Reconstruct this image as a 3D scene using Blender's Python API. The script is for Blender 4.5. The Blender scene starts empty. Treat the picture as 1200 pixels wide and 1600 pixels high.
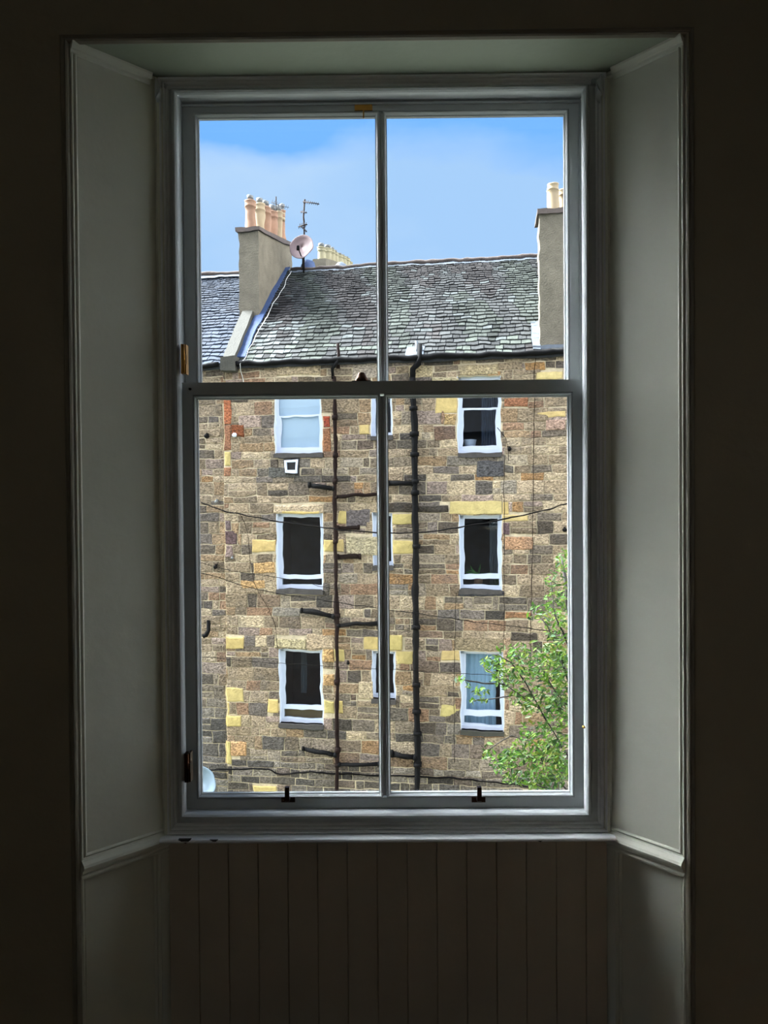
import bpy, math, random
from mathutils import Vector, Matrix, noise
R = random.Random(7)
col = bpy.context.scene.collection
PI = math.pi
# ------------------------------------------------------------------ camera
ZC = 1.6                                   # eye height above the room's floor
YAW, PITCH, ROLL, DIST, FPX = -0.0065, 0.0145, 0.0076, 2.2, 1200.0
fw = Vector((math.sin(YAW)*math.cos(PITCH), math.cos(YAW)*math.cos(PITCH), -math.sin(PITCH)))
rt = Vector((math.cos(YAW), -math.sin(YAW), 0)); dn = fw.cross(rt)
RT = rt*math.cos(ROLL) + dn*math.sin(ROLL); DN = dn*math.cos(ROLL) - rt*math.sin(ROLL)
CAM = Vector((0, -DIST, ZC))
cd = bpy.data.cameras.new('camera'); cam = bpy.data.objects.new('camera', cd); col.objects.link(cam)
cam.matrix_world = Matrix(((RT.x, -DN.x, -fw.x, CAM.x), (RT.y, -DN.y, -fw.y, CAM.y), (RT.z, -DN.z, -fw.z, CAM.z), (0, 0, 0, 1)))
cd.sensor_fit = 'VERTICAL'; cd.sensor_height = 36; cd.lens = 36*FPX/1600; cd.clip_start = 0.05; cd.clip_end = 300
bpy.context.scene.camera = cam
# ------------------------------------------------------------------ colour management
vs = bpy.context.scene.view_settings
vs.view_transform = 'Standard'; vs.look = 'None'; vs.gamma = 1; vs.exposure = 0.0; vs.use_curve_mapping = False
bpy.context.scene.cycles.sample_clamp_indirect = 0      # let the sun come through the old glass unclipped
# ------------------------------------------------------------------ sky
world = bpy.data.worlds.new('sky'); bpy.context.scene.world = world; world.use_nodes = True
wn, wl = world.node_tree.nodes, world.node_tree.links
wn.clear()
def wm(op, a, b=None, c=None):
    n = wn.new('ShaderNodeMath'); n.operation = op
    for i, v in enumerate((a, b, c)):
        if v is None: continue
        if isinstance(v, (int, float)): n.inputs[i].default_value = v
        else: wl.new(v, n.inputs[i])
    return n.outputs[0]
tc = wn.new('ShaderNodeTexCoord'); sp = wn.new('ShaderNodeSeparateXYZ'); wl.new(tc.outputs['Generated'], sp.inputs[0])
mp = wn.new('ShaderNodeMapping'); mp.inputs['Scale'].default_value = (1, 1, 2.2); wl.new(tc.outputs['Generated'], mp.inputs[0])
nz = wn.new('ShaderNodeTexNoise'); nz.inputs['Scale'].default_value = 5.2; nz.inputs['Detail'].default_value = 4; nz.inputs['Roughness'].default_value = .45
wl.new(mp.outputs[0], nz.inputs['Vector'])
# cloud deck low in the sky, blue above it
e1 = wm('ADD', wm('MULTIPLY', wm('SUBTRACT', sp.outputs['Z'], .404), -24.0), wm('MULTIPLY', wm('SUBTRACT', nz.outputs[0], .5), 3.0))
cl = wm('MINIMUM', wm('MAXIMUM', wm('ADD', e1, .5), 0.0), 1.0)
mx = wn.new('ShaderNodeMix'); mx.data_type = 'RGBA'; wl.new(cl, mx.inputs['Factor'])
mx.inputs['A'].default_value = (.205, .53, 1.18, 1); mx.inputs['B'].default_value = (.42, .68, 1.04, 1)
n2 = wn.new('ShaderNodeTexNoise'); n2.inputs['Scale'].default_value = 3.1; n2.inputs['Detail'].default_value = 5; wl.new(mp.outputs[0], n2.inputs['Vector'])
mx2 = wn.new('ShaderNodeMix'); mx2.data_type = 'RGBA'; wl.new(wm('MULTIPLY', wm('MINIMUM', wm('MAXIMUM', wm('MULTIPLY', wm('SUBTRACT', n2.outputs[0], .42), 5.0), 0.0), 1.0), wm('MULTIPLY', cl, .75)), mx2.inputs['Factor']); wl.new(mx.outputs['Result'], mx2.inputs['A']); mx2.inputs['B'].default_value = (.54, .77, 1.06, 1)
# brighter overcast sky overhead and behind the viewer's own house
SKY_BACK, SKY_OVER, SKY_LEFT, SKY_RIGHT, SKY_OUT = 1.3, .8, 5.2, 8.0, (1.0, .98, .94)
ramp = lambda v, a, b: wm('MINIMUM', wm('MAXIMUM', wm('DIVIDE', wm('SUBTRACT', v, a), b-a), 0.0), 1.0)
neg = lambda v: wm('MULTIPLY', v, -1.0)
up_ = ramp(sp.outputs['Z'], -.02, .12)
parts = [wm('MULTIPLY', ramp(neg(sp.outputs['Y']), .0, .6), SKY_BACK), wm('MULTIPLY', ramp(sp.outputs['Z'], .55, .9), SKY_OVER),
         wm('MULTIPLY', ramp(neg(sp.outputs['X']), .50, .85), SKY_LEFT), wm('MULTIPLY', ramp(sp.outputs['X'], .50, .85), SKY_RIGHT)]
add = wm('MULTIPLY', wm('ADD', wm('ADD', parts[0], parts[1]), wm('ADD', parts[2], parts[3])), up_)
bgn = wn.new('ShaderNodeBackground'); wl.new(mx2.outputs['Result'], bgn.inputs[0]); bgn.inputs[1].default_value = 1.0
bg2 = wn.new('ShaderNodeBackground'); bg2.inputs[0].default_value = (*SKY_OUT, 1); wl.new(add, bg2.inputs[1])
adds = wn.new('ShaderNodeAddShader'); wl.new(bgn.outputs[0], adds.inputs[0]); wl.new(bg2.outputs[0], adds.inputs[1])
wo = wn.new('ShaderNodeOutputWorld'); wl.new(adds.outputs[0], wo.inputs[0])
# veiled sun, broad and soft, high to the left of the window
sl = bpy.data.lights.new('veiled_sun', 'SUN'); sl.energy = 50.0; sl.angle = math.radians(40); sl.color = (.90, .96, 1.0)
so = bpy.data.objects.new('veiled_sun', sl); col.objects.link(so)
SUN_DIR = Vector((-2.6, 1.0, 2.45)).normalized()          # towards the sun
so.rotation_euler = SUN_DIR.to_track_quat('Z', 'Y').to_euler()

# ------------------------------------------------------------------ helpers
def srgb(r, g, b):
    f = lambda c: (c/255/12.92 if c/255 <= .04045 else ((c/255+.055)/1.055)**2.4)
    return (f(r), f(g), f(b))
def material(name, c, rough=.6, metal=0, var=.0, vscale=8, bump=0, bscale=60, attr=False, spec=.5, stretch=(1, 1, 1), transl=0, stain=0, bdist=.02):
    m = bpy.data.materials.new(name); m.use_nodes = True
    n, l = m.node_tree.nodes, m.node_tree.links
    b = n['Principled BSDF']; b.inputs['Roughness'].default_value = rough; b.inputs['Metallic'].default_value = metal
    b.inputs['Specular IOR Level'].default_value = spec
    t = n.new('ShaderNodeTexCoord'); mpn = n.new('ShaderNodeMapping'); l.new(t.outputs['Object'], mpn.inputs[0]); mpn.inputs['Scale'].default_value = stretch
    ns = n.new('ShaderNodeTexNoise'); ns.inputs['Scale'].default_value = vscale; ns.inputs['Detail'].default_value = 6; ns.inputs['Roughness'].default_value = .65
    l.new(mpn.outputs[0], ns.inputs['Vector'])
    mr = n.new('ShaderNodeMapRange'); l.new(ns.outputs[0], mr.inputs[0])
    mr.inputs['From Min'].default_value = .3; mr.inputs['From Max'].default_value = .7
    mr.inputs['To Min'].default_value = 1-var; mr.inputs['To Max'].default_value = 1+var*.7
    mul = n.new('ShaderNodeVectorMath'); mul.operation = 'SCALE'; l.new(mr.outputs[0], mul.inputs['Scale'])
    if attr:
        at = n.new('ShaderNodeAttribute'); at.attribute_name = 'col'; l.new(at.outputs['Color'], mul.inputs[0])
    else:
        mul.inputs[0].default_value = c
    out = mul.outputs[0]
    if stain:                                       # soot and weathering in patches and streaks
        n2 = n.new('ShaderNodeTexNoise'); n2.inputs['Scale'].default_value = 1.3; n2.inputs['Detail'].default_value = 7; n2.inputs['Roughness'].default_value = .7
        l.new(t.outputs['Object'], n2.inputs['Vector'])
        r2 = n.new('ShaderNodeMapRange'); l.new(n2.outputs[0], r2.inputs[0]); r2.inputs['From Min'].default_value = .50; r2.inputs['From Max'].default_value = .72
        r2.inputs['To Min'].default_value = 0; r2.inputs['To Max'].default_value = stain
        mm = n.new('ShaderNodeMix'); mm.data_type = 'RGBA'; l.new(r2.outputs[0], mm.inputs['Factor']); l.new(out, mm.inputs['A']); mm.inputs['B'].default_value = (.10, .095, .09, 1); out = mm.outputs['Result']
    l.new(out, b.inputs['Base Color'])
    if bump:
        nb = n.new('ShaderNodeTexNoise'); nb.inputs['Scale'].default_value = bscale; nb.inputs['Detail'].default_value = 5
        l.new(mpn.outputs[0], nb.inputs['Vector'])
        bp = n.new('ShaderNodeBump'); bp.inputs['Strength'].default_value = min(1, bump); bp.inputs['Distance'].default_value = bdist
        l.new(nb.outputs[0], bp.inputs['Height']); l.new(bp.outputs[0], b.inputs['Normal'])
    if transl:
        b.inputs['Transmission Weight'].default_value = 0
        tr = n.new('ShaderNodeBsdfTranslucent'); l.new(mul.outputs[0], tr.inputs[0])
        ms = n.new('ShaderNodeMixShader'); ms.inputs[0].default_value = transl
        l.new(b.outputs[0], ms.inputs[1]); l.new(tr.outputs[0], ms.inputs[2]); l.new(ms.outputs[0], n['Material Output'].inputs[0])
    return m
def glass_mat(name, tint=(1, 1, 1), refl=.06, rough=.0):
    m = bpy.data.materials.new(name); m.use_nodes = True
    n, l = m.node_tree.nodes, m.node_tree.links; n.remove(n['Principled BSDF'])
    a = n.new('ShaderNodeBsdfTransparent'); a.inputs[0].default_value = (*tint, 1)
    g = n.new('ShaderNodeBsdfGlossy'); g.inputs['Roughness'].default_value = rough
    fr = n.new('ShaderNodeLayerWeight'); fr.inputs[0].default_value = .25
    mr = n.new('ShaderNodeMapRange'); l.new(fr.outputs['Fresnel'], mr.inputs[0])
    mr.inputs['To Min'].default_value = refl; mr.inputs['To Max'].default_value = .7
    ms = n.new('ShaderNodeMixShader'); l.new(mr.outputs[0], ms.inputs[0]); l.new(a.outputs[0], ms.inputs[1]); l.new(g.outputs[0], ms.inputs[2])
    l.new(ms.outputs[0], n['Material Output'].inputs[0]); return m
def old_glass(name):
    m = bpy.data.materials.new(name); m.use_nodes = True
    n, l = m.node_tree.nodes, m.node_tree.links; n.remove(n['Principled BSDF'])
    g = n.new('ShaderNodeBsdfGlass'); g.inputs['IOR'].default_value = 1.45; g.inputs['Roughness'].default_value = 0
    l.new(g.outputs[0], n['Material Output'].inputs[0]); return m
WHITE = material('white_gloss_paint', srgb(192, 196, 196), .55, spec=.35, var=.03, vscale=5, bump=.05, bscale=30)
SILLW = material('sill_gloss_paint', srgb(236, 238, 238), .4, var=.03, vscale=5)
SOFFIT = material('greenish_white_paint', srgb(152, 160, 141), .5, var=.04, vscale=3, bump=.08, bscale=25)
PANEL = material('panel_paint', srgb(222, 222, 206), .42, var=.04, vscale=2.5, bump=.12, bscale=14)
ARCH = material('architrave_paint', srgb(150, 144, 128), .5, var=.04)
WALLP = material('wall_paint', srgb(168, 158, 136), .8, var=.06, vscale=1.3, bump=.1, bscale=30)
BREAST = material('breast_board_paint', srgb(196, 184, 164), .6, var=.08, vscale=2, bump=.1, bscale=20)
FLOORM = material('floor_boards', srgb(90, 62, 40), .6, var=.2, vscale=3, stretch=(6, 1, 1))
CEIL = material('ceiling_paint', srgb(150, 146, 134), .9)
BRASS = material('aged_brass', srgb(176, 128, 60), .32, metal=1, var=.2, vscale=40)
DBRASS = material('dark_bronze', srgb(70, 44, 28), .4, metal=1, var=.2, vscale=40)
BLACK = material('black_paint', srgb(22, 20, 19), .5)
PANE = old_glass('old_wavy_glass')
PANE2 = glass_mat('tenement_glass', (.92, .95, .97), .012)
STONE = material('sandstone', (1, 1, 1), .92, attr=True, var=.85, vscale=22, bump=1.0, bscale=24, bdist=.045, spec=.15, stretch=(1, 1, 1.5), stain=.45)
REPAIR = material('yellow_repair_render', (1, 1, 1), .9, attr=True, var=.22, vscale=9, bump=.5, bscale=30, spec=.15)
MORTAR = material('lime_mortar', srgb(206, 190, 158), .95, var=.35, vscale=5, bump=.6, bscale=40, spec=.1)
SLATE = material('slate', (1, 1, 1), .8, attr=True, var=.38, vscale=7, bump=.7, bscale=25, spec=.15)
EXTER = material('own_house_sandstone', srgb(62, 60, 58), .95, var=.3, vscale=1.5)
UNDER = material('roof_underlay', srgb(46, 47, 50), .9)
HARL = material('cement_harling', srgb(112, 106, 92), .95, var=.22, vscale=3.5, bump=1.0, bscale=35, spec=.1)
CAPM = material('dark_cope_stone', srgb(84, 74, 68), .9, var=.25, vscale=5, bump=.5, bscale=30)
PALEST = material('pale_skew_stone', srgb(60, 59, 50), .9, var=.2, vscale=6, bump=.5, bscale=30)
LEAD = material('blue_grey_lead', srgb(56, 74, 108), .55, var=.3, vscale=5, spec=.25)
LEADP = material('pale_lead', srgb(96, 104, 112), .5, var=.25, vscale=7)
IRON = material('black_iron', srgb(13, 13, 13), .8, spec=.12, var=.35, vscale=12)
RUST = material('rusty_brown_iron', srgb(30, 20, 17), .85, spec=.1, var=.4, vscale=9)
PVC = material('white_frame_paint', srgb(206, 214, 226), .5, var=.03)
SILLD = material('dark_sill_stone', srgb(66, 62, 58), .9, var=.3, vscale=9, bump=.5)
TERRA = material('terracotta', srgb(150, 116, 92), .85, var=.28, vscale=5, stretch=(1, 1, .6))
BUFF = material('buff_clay', srgb(160, 142, 112), .85, var=.2, vscale=5, stretch=(1, 1, .5))
CREAMP = material('cream_clay', srgb(150, 142, 112), .85, var=.25, vscale=4, stretch=(1, 1, .5))
TINM = material('galvanised_cowl', srgb(110, 112, 110), .6, metal=.3, var=.2)
PINK = material('faded_pink_dish', srgb(128, 108, 106), .6, var=.1, vscale=4)
DISHM = material('pale_grey_dish', srgb(112, 130, 142), .5, var=.05)
SKYREFL_NETM = material('sky_reflection_and_net_cloth', srgb(226, 242, 250), .6, var=.05, vscale=2)  # pale blue: painted sky reflection in one window, net cloth in another
CURTM = material('blue_grey_net', srgb(180, 212, 232), .8, var=.2, vscale=5, stretch=(3, 3, .1))
TANB = material('tan_board', srgb(130, 108, 70), .8)
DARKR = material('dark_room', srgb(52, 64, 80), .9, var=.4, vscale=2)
GREYB = material('grey_net', srgb(92, 104, 112), .8)
GROUND = material('courtyard_ground', srgb(96, 100, 84), .95, var=.3, vscale=1)
BARK = material('dark_bark', srgb(38, 33, 28), .9, var=.3, vscale=20)
LEAF = material('green_leaves', (1, 1, 1), .6, spec=.2, attr=True, var=.1, vscale=3, transl=.35)
PLANTM = material('houseplant_leaf', srgb(70, 140, 60), .5, transl=.2)
CABLE = material('black_cable', srgb(12, 11, 11), .85, spec=.1)
CORD = material('pale_cord', srgb(214, 214, 208), .7)

class MB:
    def __init__(s): s.v = []; s.f = []; s.m = []; s.c = []; s.sm = []
    def face(s, pts, mi=0, c=None, smooth=False):
        i = len(s.v); s.v += [tuple(p) for p in pts]; s.f.append(tuple(range(i, i+len(pts)))); s.m.append(mi); s.c.append(c); s.sm.append(smooth)
    def raw(s, vs, fs, mi=0, c=None, smooth=False):
        i = len(s.v); s.v += [tuple(p) for p in vs]
        for f in fs: s.f.append(tuple(i+k for k in f)); s.m.append(mi); s.c.append(c); s.sm.append(smooth)
    def box(s, x0, x1, y0, y1, z0, z1, T=None, mi=0, c=None):
        vs = [Vector((x, y, z)) for x in (x0, x1) for y in (y0, y1) for z in (z0, z1)]
        if T: vs = [T(p) for p in vs]
        s.raw(vs, [(0, 1, 3, 2), (4, 6, 7, 5), (0, 4, 5, 1), (2, 3, 7, 6), (0, 2, 6, 4), (1, 5, 7, 3)], mi, c)
    def tube(s, pts, r, n=8, mi=0, caps=True, smooth=True, c=None):
        pts = [Vector(p) for p in pts]; rs = r if isinstance(r, (list, tuple)) else [r]*len(pts)
        vs = []; up = Vector((0, 0, 1))
        for i, p in enumerate(pts):
            t = (pts[min(i+1, len(pts)-1)] - pts[max(i-1, 0)]).normalized()
            a = t.cross(up)
            if a.length < .05: a = t.cross(Vector((0, 1, 0)))
            a.normalize(); b = t.cross(a)
            for k in range(n):
                an = 2*PI*k/n; vs.append(p + (a*math.cos(an) + b*math.sin(an))*rs[i])
        fs = []
        for i in range(len(pts)-1):
            for k in range(n):
                fs.append((i*n+k, i*n+(k+1) % n, (i+1)*n+(k+1) % n, (i+1)*n+k))
        s.raw(vs, fs, mi, c, smooth)
        if caps:
            s.face(vs[:n][::-1], mi, c); s.face(vs[-n:], mi, c)
    def lathe(s, o, prof, n=20, ax=(0, 0, 1), mi=0, smooth=True):
        ax = Vector(ax).normalized(); a = ax.cross(Vector((0, 1, 0.01))).normalized(); b = ax.cross(a); o = Vector(o)
        vs = []
        for (r, h) in prof:
            for k in range(n):
                an = 2*PI*k/n; vs.append(o + ax*h + (a*math.cos(an)+b*math.sin(an))*r)
        fs = [(i*n+k, i*n+(k+1) % n, (i+1)*n+(k+1) % n, (i+1)*n+k) for i in range(len(prof)-1) for k in range(n)]
        s.raw(vs, fs, mi, None, smooth)
    def ring(s, x0, x1, z0, z1, prof, T=None, bottom=True, mi=0):
        """closed moulding section (inset, y) swept round a rectangle with mitres"""
        T = T or (lambda p: p); k = len(prof); vs = []
        for (i, y) in prof:
            zb = z0+i if bottom else z0
            vs += [T(Vector((x0+i, y, zb))), T(Vector((x0+i, y, z1-i))), T(Vector((x1-i, y, z1-i))), T(Vector((x1-i, y, zb)))]
        fs = []
        for j in range(k):
            j2 = (j+1) % k
            for e in range(4 if bottom else 3):
                e2 = (e+1) % 4
                fs.append((j*4+e, j*4+e2, j2*4+e2, j2*4+e))
        s.raw(vs, fs, mi)
    def sweep(s, p0, p1, sec, n, up, mi=0, c=None):
        p0, p1, n, up = Vector(p0), Vector(p1), Vector(n), Vector(up); k = len(sec)
        a = [p0+n*x+up*y for x, y in sec]; b = [p1+n*x+up*y for x, y in sec]
        s.raw(a+b, [(i, (i+1) % k, k+(i+1) % k, k+i) for i in range(k)] + [tuple(range(k)), tuple(range(2*k-1, k-1, -1))], mi, c)
    def build(s, name, mats, parent=None):
        me = bpy.data.meshes.new(name); me.from_pydata(s.v, [], s.f)
        if not isinstance(mats, (list, tuple)): mats = [mats]
        for m in mats: me.materials.append(m)
        me.polygons.foreach_set('material_index', s.m); me.polygons.foreach_set('use_smooth', s.sm)
        if any(c is not None for c in s.c):
            ca = me.color_attributes.new('col', 'FLOAT_COLOR', 'CORNER'); d = []
            for f, c in zip(s.f, s.c):
                c = c or (.3, .3, .3); d += [c[0], c[1], c[2], 1]*len(f)
            ca.data.foreach_set('color', d)
        me.update()
        import bmesh as _b
        bm = _b.new(); bm.from_mesh(me); _b.ops.remove_doubles(bm, verts=bm.verts, dist=1e-5); _b.ops.recalc_face_normals(bm, faces=bm.faces); bm.to_mesh(me); bm.free()
        o = bpy.data.objects.new(name, me); col.objects.link(o)
        if parent: o.parent = parent; o.matrix_parent_inverse = Matrix.Identity(4); shift(o, parent)
        return o
def wloc(o):
    v = Vector(o.location)
    while o.parent: o = o.parent; v += o.location
    return v
def shift(o, parent):
    L = wloc(parent)
    if L.length > 1e-6: o.data.transform(Matrix.Translation(-L))
def tag(o, label, cat, group=None):
    o['label'] = label; o['category'] = cat
    if group: o['group'] = group
    return o
def struct(o, label=None, cat=None):
    o['kind'] = 'structure'
    if label: o['label'] = label
    if cat: o['category'] = cat
    return o
def empty(name, loc):
    o = bpy.data.objects.new(name, None); o.location = loc; o.empty_display_size = .1; col.objects.link(o); return o
def at(px, py, Y):                                 # the point of the world seen at a pixel, on the plane y = Y
    v = fw + RT*((px-600)/FPX) + DN*((py-800)/FPX); return CAM + v*((Y+DIST)/v.y)

# ------------------------------------------------------------------ the room
WY0, WY1, WZ0, WZ1 = -4.5, -3.5, .45, 1.25
Z = lambda z: z+ZC
XI0, XI1, XO0, XO1, RV = -.640, .617, -.826, .777, -.18
ZT, ZB = Z(1.203), Z(-.952)
m = MB(); m.box(-2.3, 2.3, -5.0, RV+.15, -.12, 0); struct(m.build('floor', FLOORM), 'dark wooden floor of the room', 'floor')
m = MB(); m.box(-2.3, 2.3, -5.0, .4, Z(1.75), Z(1.9)); struct(m.build('ceiling', CEIL), 'plain ceiling of the room', 'ceiling')
m = MB()
for (a, b) in ((-2.3, -.83), (.781, 2.3)): m.box(a, b, RV, .15, -.12, Z(1.75))
m.box(-.83, .781, RV, .15, Z(1.207), Z(1.75))
m.box(-.83, .781, .02, .15, -.12, Z(-.99))
mo = MB()
for (a, b) in ((-14, -.725), (.695, 14)): mo.box(a, b, .165, .34, -9.4+ZC, Z(2.7))
mo.box(-.725, .695, .165, .34, Z(1.42), Z(2.7)); mo.box(-.725, .695, .165, .34, -9.4+ZC, Z(-1.16))
mo.raw([Vector(q) for q in ((-14, .55, Z(2.7)), (14, .55, Z(2.7)), (14, -1.1, Z(4.2)), (-14, -1.1, Z(4.2)), (-14, -2.8, Z(2.7)), (14, -2.8, Z(2.7)))], [(0, 1, 2, 3), (3, 2, 5, 4), (0, 3, 4), (1, 5, 2)], 1)
for q in ((-14, -13.7, -2.7, .165), (13.7, 14, -2.7, .165), (-14, -2.42, -2.7, -2.5), (2.42, 14, -2.7, -2.5)): mo.box(*q, -9.4+ZC, Z(2.7))
struct(m.build('wall_front', WALLP), 'dark shaded wall around the window recess', 'wall')
for nm, x0, x1, y0, y1 in (('wall_left', -2.4, -2.3, -5, .16), ('wall_right', 2.3, 2.4, -5, .16), ('wall_back', -2.4, 2.4, -5.1, -5.0)):
    m = MB()
    if nm != 'wall_left': m.box(x0, x1, y0, y1, -.12, Z(1.9))
    else:                                            # opening added behind the viewer's left shoulder to bring in fill daylight
        m.box(x0, x1, -5, WY0, -.12, Z(1.9)); m.box(x0, x1, WY1, .16, -.12, Z(1.9)); m.box(x0, x1, WY0, WY1, -.12, Z(WZ0)); m.box(x0, x1, WY0, WY1, Z(WZ1), Z(1.9))
    struct(m.build(nm, WALLP), 'plain wall of the room', 'wall')
m = MB(); TW = lambda p: Vector((p.y, p.x, p.z))
m.ring(WY0-.02, WY1+.02, Z(WZ0-.02), Z(WZ1+.02), [(0, -2.3), (0, -2.27), (.07, -2.27), (.07, -2.36), (0, -2.36)], TW); m.box(WY0+.04, WY1-.04, -2.34, -2.31, Z((WZ0+WZ1)/2-.02), Z((WZ0+WZ1)/2+.02), TW)
struct(m.build('added_fill_window', WHITE), 'small unseen window added in the side wall for fill light', 'window')
struct(mo.build('wall_outer', [EXTER, UNDER]), 'outside walls and roof of the house the window belongs to', 'wall')
# soffit
m = MB()
a = [Vector((XI0-.01, .01, ZT)), Vector((XI1+.01, .01, ZT)), Vector((XO1, RV, ZT)), Vector((XO0, RV, ZT))]
b = [p+Vector((0, 0, .004)) for p in a]
m.raw(a+b, [(0, 1, 2, 3), (7, 6, 5, 4), (0, 4, 5, 1), (1, 5, 6, 2), (2, 6, 7, 3), (3, 7, 4, 0)])
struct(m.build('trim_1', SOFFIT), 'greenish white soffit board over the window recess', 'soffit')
# architrave round the recess
m = MB()
m.ring(-.849, .800, 0, Z(1.222), [(0, RV), (0, RV-.006), (.003, RV-.010), (.006, RV-.006), (.010, RV-.003), (.012, RV-.009), (.016, RV-.012), (.020, RV-.009), (.0235, RV-.002), (.0235, RV)], bottom=False)
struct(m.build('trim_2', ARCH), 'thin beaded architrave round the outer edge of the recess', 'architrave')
# splayed shutter panels, dado rail and lower panels on each side
def side(sgn, n1, lab):
    xi, xo = (XI0, XO0) if sgn < 0 else (XI1, XO1)
    S = Vector((xo-xi, RV, 0)); W = S.length; S.normalize(); N = Vector((-sgn*abs(S.y), -abs(S.x), 0)).normalized()
    O = Vector((xi, 0, 0))
    def T(p): return O + S*p.x - N*p.y + Vector((0, 0, p.z))          # local: x along the splay, -y towards the room
    m = MB(); m.box(-.004, W, 0, .012, ZB, ZT, T)                      # board
    e = .0035
    m.ring(0.0, W-.000, ZB, ZT, [(0, 0), (0, -e), (.003, -e-.002), (.006, -e), (.008, -.001), (.010, -e), (.013, -e-.002), (.016, -e), (.018, 0)], T)
    m.box(.0, .020, -.012, 0, ZB+.004, ZT-.02, T)
    # coving at the head, stopping short of the window
    m.sweep(T(Vector((.035, 0, ZT))), T(Vector((W, 0, ZT))), [(0, 0), (.020, 0), (.019, -.006), (.012, -.016), (.008, -.018), (.006, -.024), (.002, -.028), (0, -.028)], N, (0, 0, 1))
    struct(m.build('trim_%d' % n1, PANEL), lab[0], 'shutter panel')
    m = MB()
    m.sweep(T(Vector((-.03, 0, ZB))), T(Vector((W-.001, 0, ZB))), [(0, .004), (.006, .004), (.010, .0), (.020, -.006), (.023, -.012), (.021, -.019), (.013, -.023), (.012, -.030), (.005, -.037), (.005, -.039), (.009, -.042), (.009, -.046), (.005, -.049), (0, -.050)], N, (0, 0, 1))
    struct(m.build('trim_%d' % (n1+1), PANEL), lab[1], 'dado rail')
    m = MB(); m.box(-.004, W, .010, .020, 0, ZB-.02, T)
    m.box(0, .030, 0, .012, 0, ZB-.03, T); m.ring(.028, W, .02, ZB-.036, [(0, .012), (0, 0), (.004, -.004), (.008, -.001), (.010, .004), (.014, .001), (.017, .007), (.017, .012)], T)
    struct(m.build('trim_%d' % (n1+2), PANEL), lab[2], 'lower panel')
side(-1, 3, ('tall grey white shutter panel left of the window', 'moulded rail under the left shutter panel', 'recessed lower panel on the left of the recess'))
side(1, 6, ('tall bright shutter panel right of the window', 'moulded rail under the right shutter panel', 'recessed lower panel on the right of the recess'))
# breast boards under the sill
m = MB(); x = XI0-.0; k = 0
while x < XI1:
    x2 = min(x+.0855, XI1); dy = R.uniform(-.0007, .0007)
    y0 = -.012+dy; z1 = Z(-.966)
    vs = [(x+.0008, .015, 0), (x+.0008, y0+.0015, 0), (x+.0022, y0, 0), (x2-.0022, y0, 0), (x2-.0008, y0+.0015, 0), (x2-.0008, .015, 0)]
    m.raw([Vector(v) for v in vs]+[Vector((v[0], v[1], z1)) for v in vs], [(i, i+1, i+7, i+6) for i in range(5)]); x = x2
m.box(XI0, XI1, .004, .018, 0, Z(-.966))
struct(m.build('trim_9', BREAST), 'dark vertical tongue and groove boards under the sill', 'panelling')
# window sill board with chipped edge
m = MB(); m.sweep((-.655, 0, Z(-.952)), (.632, 0, Z(-.952)), [(-.02, 0), (.046, 0), (.050, -.002), (.052, -.006), (.049, -.011), (-.02, -.013)], (0, -1, 0), (0, 0, 1))
sill = struct(m.build('trim_10', SILLW), 'white painted window sill board with chipped front edge', 'sill')
m = MB()
for px, w, h in ((288, .018, .011), (334, .012, .007), (843, .012, .006)):
    c = at(px, 1312.5, -.0515); m.raw([c+Vector(q) for q in ((-w, 0, 0), (w, 0, 0), (w*.2, 0, -h), (-w, .012, 0), (w, .012, 0), (w*.2, .012, -h))], [(0, 1, 2), (3, 5, 4), (0, 3, 4, 1), (1, 4, 5, 2), (2, 5, 3, 0)])
m.build('chipped_patch', BLACK, sill)

# ------------------------------------------------------------------ the sash window
win = empty('window_1', (0, 0, Z(-.952))); struct(win, 'tall white four pane sash window looking onto tenements', 'sash window')
m = MB(); m.ring(-.735, .705, Z(-1.03), Z(1.312), [(0, 0), (.126, 0), (.131, .002), (.131, .165), (0, .165)])
m.box(-.61, .58, .02, .165, Z(-.99), Z(-.906)); m.box(-.604, .574, .078, .083, Z(-.9), Z(1.16)) if 0 else None
m.build('box_frame', WHITE, win)
m = MB(); m.ring(-.646, .622, Z(-.953), Z(1.204), [(0, 0), (0, -.013), (.003, -.018), (.007, -.018), (.010, -.013), (.0115, -.005), (.013, -.012), (.016, -.016), (.019, -.012), (.021, -.004), (.0235, -.007), (.0265, -.004), (.028, 0)])
m.build('frame_moulding', SILLW, win)
m = MB(); m.ring(-.609, .573, Z(-.911), Z(1.174), [(0, .012), (0, -.006), (.003, -.012), (.009, -.014), (.013, -.009), (.0155, -.002), (.0155, .012)])
m.build('staff_bead', WHITE, win)
OV = lambda y0: [(0, y0+.004), (.002, y0-.0015), (.0055, y0-.001), (.0085, y0+.006), (.0095, y0+.0105), (.012, y0+.0115), (.012, y0+.024), (0, y0+.024)]
WAVE = 7e-5
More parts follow.
